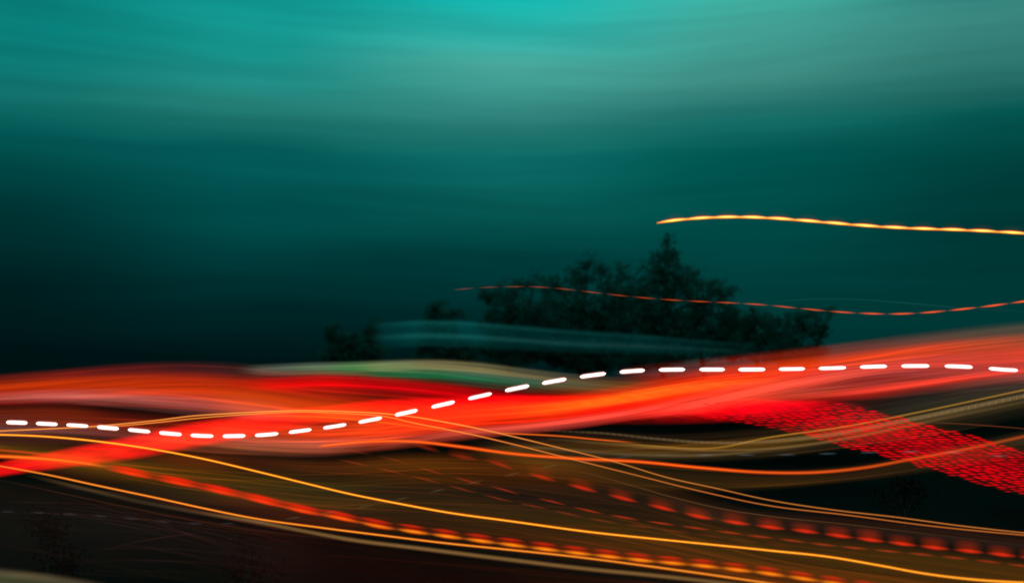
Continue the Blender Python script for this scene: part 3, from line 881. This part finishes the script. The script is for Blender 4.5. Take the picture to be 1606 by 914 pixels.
# red and yellow pulse trail between the amber lines
l7 = [(-30, 713), (0, 716), (87, 721.5), (174, 734), (249, 749), (324, 764), (400, 781), (475, 799), (537, 811), (592, 823.2), (649, 832.3), (704, 840), (756, 847), (800, 852.8), (857, 860), (907, 866), (954, 871.2), (1004, 876.8), (1054, 881.4), (1104, 886), (1156, 892), (1206, 898), (1261, 906), (1305, 912.5), (1400, 927)]
f7 = path_of(l7)
r = root('red_pulse_trail', 'red trail of bright pulses with yellow hearts between the amber lines', 'light trail', P(600, 824, 36))
line('', [(-20, 714), (40, 717), (87, 720.5, 1), (140, 727, .9), (174, 733, .35), (200, 739, 0)], 8.5, [(200, 40, 10), (260, 140, 34), (220, 50, 12)], 36, name='lead_line', parent=r)
line('', [(-20, 704, .8), (60, 711, .9), (120, 719, .5), (160, 729, 0)], 5, [(170, 40, 10), (230, 70, 20), (170, 40, 10)], 36.2, name='lead_line', parent=r)
cs = [206, 280, 346, 412, 474, 535, 592, 649, 702, 754, 804, 856, 906, 955, 1004, 1054, 1105, 1156, 1207, 1260, 1310, 1362]
for cx in cs:
    k = min(1.0, max(0.0, (cx - 430) / 220))
    L = 84 - 24 * k
    pulse(r, 'pulse', lambda q, k=k: f7(q) + 2.2 - 1.2 * k, cx, L, 4.6, 3.8, [(228, 26, 2), (258, int(64 + 112 * k), int(22 + 4 * k)), (230, 40 + 30 * k, 4)], 36, 1.0, .85, .5 - .35 * k)
    pulse(r, 'upper_pulse', lambda q, k=k: f7(q) - 3.4 - 3.8 * k, cx - 1 - 3 * k, L * (1 - .18 * k), 4.2 - 1.5 * k, 3.6 - 1.0 * k, [(205, 18, 4), (240 - 35 * k, 36, 12), (205, 18, 4)], 36.3, 1.0 - .12 * k, .85, .5 - .3 * k)
    pulse(r, 'halo', lambda q, k=k: f7(q) - 2, cx, L * 1.02, 10, 8, [(80, 5, 0), (128, 14, 0), (100, 8, 0)], 36.6, .8, .8)

# dim red blocks with a bright lower edge
l8 = [(640, 694), (724, 716), (778, 726), (800, 733.5), (850, 748), (914, 765), (977, 781), (1039, 796), (1096, 809.6), (1154, 819), (1206, 826), (1263, 832.4), (1316, 839.6), (1365, 846), (1415, 852.2), (1465, 858.2), (1520, 863.6), (1570, 869), (1622, 875), (1720, 886)]
f8 = path_of(l8)
r = root('red_block_trail', 'row of dim red blocks, each with a bright lower edge, sloping down right', 'light trail', P(1200, 825, 37))
bc = [668, 726, 784, 850, 914, 977, 1039, 1096, 1154, 1209, 1263, 1316, 1365, 1415, 1466, 1520, 1571, 1622, 1674]
for cx in bc:
    b = lerp([650, 800, 900, 1200, 1606], [.45, .62, .9, 1.0, 1.05])(cx)
    pulse(r, 'bright_edge', f8, cx, 52, 4.6, 4.0, [(140, 16, 2), (236, 44, 14), (160, 24, 6)], 37, b, .9)
    h = (17 if cx > 820 else 11) * FR.uniform(.88, 1.1)
    b *= FR.uniform(.85, 1.1)
    st = []
    for k in range(7):
        t = -1 + k / 3
        e = (1 - abs(t) ** 2.4) * FR.uniform(.92, 1.0)
        xx = cx + t * 23 - 2
        st.append((xx, f8(xx) - h, f8(xx) + 3, [tuple(q * b * e for q in c) for c in ((88, 15, 2), (112, 23, 2), (98, 18, 2))]))
    me, org = strand_mesh('block', st, 37.3, M_LINE, step=5, sides=8, thick=0.5, tail=0)
    o = bpy.data.objects.new('block', me)
    o.parent = r
    o.location = org - r.location
    C.objects.link(o)

# thin dim red dashes, two rows
l9 = [(560, 708), (620, 721), (676, 738), (731, 753), (791, 767.6), (812, 774), (862, 785), (922, 800), (979, 811), (1037, 820), (1091, 827.4), (1144, 834.6), (1189, 840.6), (1243, 847.2), (1291, 853.4), (1340, 858.6), (1393, 863.6), (1445, 868.6), (1497, 874), (1550, 880), (1597, 886), (1700, 898)]
f9 = path_of(l9)
r = root('upper_red_dash_row', 'row of thin dark red dashes below the red blocks', 'light trail', P(1100, 828, 37))
for cx in [560, 618, 676, 733, 791, 827, 866, 922, 979, 1037, 1091, 1144, 1192, 1243, 1291, 1340, 1393, 1445, 1497, 1550, 1600, 1650]:
    if cx == 827:
        continue
    pulse(r, 'dash', f9, cx, 50, 2.1, 2.1, [(120, 24, 8), (182, 50, 18), (110, 22, 8)], 37.5, lerp([560, 760, 1000, 1606], [.5, .8, 1.0, .9])(cx), .7)
l9b = [(540, 722), (612, 738), (674, 753), (749, 773), (800, 785.6), (850, 796), (912, 810), (964, 819.4), (1024, 827.4), (1074, 834.6), (1130, 842), (1180, 849), (1240, 857), (1400, 876)]
f9b = path_of(l9b)
r = root('lower_red_dash_row', 'faintest row of thin maroon dashes, just above the upper amber line', 'light trail', P(900, 808, 37))
for cx in [556, 612, 668, 724, 780, 836, 890, 946, 1004, 1060, 1114, 1168, 1222]:
    pulse(r, 'dash', f9b, cx, 52, 2.0, 2.0, [(90, 24, 8), (126, 40, 12), (80, 20, 8)], 38, lerp([556, 900, 1222], [.95, .9, .6])(cx), .7)

# ------------------------------------------------------------------ red lattice on the right: countless short sparks in staggered rows
M_SPARK = glow_mat('red_spark_light', dense=True)
DENSE.add(M_SPARK)
def spark_mesh(name):
    me, org = strand_mesh(name, [(803 - 10.5 + 21 * k / 6, 457 - 2.3 * max(.15, 1 - (k / 3 - 1) ** 2) ** .6, 457 + 2.3 * max(.15, 1 - (k / 3 - 1) ** 2) ** .6,
                     [tuple(q * max(.1, 1 - abs(k / 3 - 1) ** 2.6) for q in (246, 0, 14))]) for k in range(7)], 42.0, M_SPARK, step=2.9, sides=4, thick=0.9, tail=0)
    return me
sparks = [spark_mesh('spark')]
def dimmer(k):
    me = sparks[0].copy()
    d = me.attributes['glow'].data
    for q in d:
        c = q.color
        q.color = (c[0] * k, c[1] * k, c[2] * k, c[3] * k)
    return me
sparks += [dimmer(.72), dimmer(.5), dimmer(.34)]
top = path_of([(1040, 640), (1130, 627), (1200, 626), (1250, 627), (1310, 630), (1360, 640), (1410, 652), (1462, 665), (1606, 704), (1700, 731)])
bot = path_of([(1040, 662), (1130, 660), (1180, 667), (1225, 676), (1280, 690), (1330, 704), (1380, 714), (1430, 729), (1500, 748), (1560, 766), (1606, 779), (1700, 806)])
rr = random.Random(11)
lat = root('red_spark_lattice', 'slanting lattice of small bright red sparks in staggered rows at right', 'light trail', P(1400, 690, 42))
pos = []
for n in range(-60, 140):
    for m in range(0, 95):
        x = 1110 + m * 15.0 + (n % 2) * 7.5 + ((n // 2) % 3) * 2.2 - 2
        y = 610 + n * 3.8 - (x - 1110) * 0.055
        if x > 1690 or not (top(x) + 1.5 < y < bot(x) - 1):
            continue
        v = (y - top(x)) / (bot(x) - top(x))
        pos.append((x + rr.uniform(-3, 3), y + rr.uniform(-.7, .7), v))
pos.sort(key=lambda p: -p[0])
def spark_level(x, v):
    band_ = 0.5 + 0.5 * math.sin(v * 9 + x * 0.013) + rr.uniform(-.5, .5)
    lv = 0 if band_ > .5 else 1 if band_ > .2 else 2 if band_ > -.15 else 3
    if v > .93 or v < .03:
        lv = min(3, lv + 1)
    return lv
inpic = [p for p in pos if p[0] < 1616][:300]
rest = [p for p in pos if p not in inpic]
jv, jf, jc = [], [], []
for k, (x, y, v) in enumerate(pos):
    lv = spark_level(x, v)
    D = clear_depth(bot(x), 46.0)
    me = sparks[lv]
    s = D / 42.0 * rr.uniform(.62, 1.05)
    c = P(x, y, D) - lat.location
    if (x, y, v) in inpic:
        o = bpy.data.objects.new('spark', me)
        C.objects.link(o)
        o.parent = lat
        o.location = c
        o.scale = (s, s, s)
        o.rotation_euler = (0, math.radians(rr.uniform(-1, 5)), 0)
    else:
        n0 = len(jv)
        jv += [c + q.co * s for q in me.vertices]
        jf += [tuple(n0 + i for i in p.vertices) for p in me.polygons]
        jc += [q for d in me.attributes['glow'].data for q in d.color]
if jv:
    me = bpy.data.meshes.new('far_sparks')
    me.from_pydata(jv, [], jf)
    me.attributes.new('glow', 'FLOAT_COLOR', 'POINT').data.foreach_set('color', jc)
    me.materials.append(M_SPARK)
    o = bpy.data.objects.new('far_sparks', me)
    o.parent = lat
    o['kind'] = 'stuff'
    C.objects.link(o)
band_st = []
for x in (1110, 1170, 1240, 1310, 1380, 1450, 1530, 1640):
    k = lerp([1110, 1170, 1310, 1640], [0, .9, 1, .8])(x)
    band_st.append((x, top(x) - 2, bot(x) + 1, [(90 * k, 0, 5 * k), (132 * k, 0, 8 * k), (132 * k, 0, 8 * k), (90 * k, 0, 4 * k)]))
me, org = strand_mesh('red_haze', band_st, 47, M_ROUGH, sides=16)
o = bpy.data.objects.new('red_haze', me)
o.parent = lat
o.location = org - lat.location
C.objects.link(o)
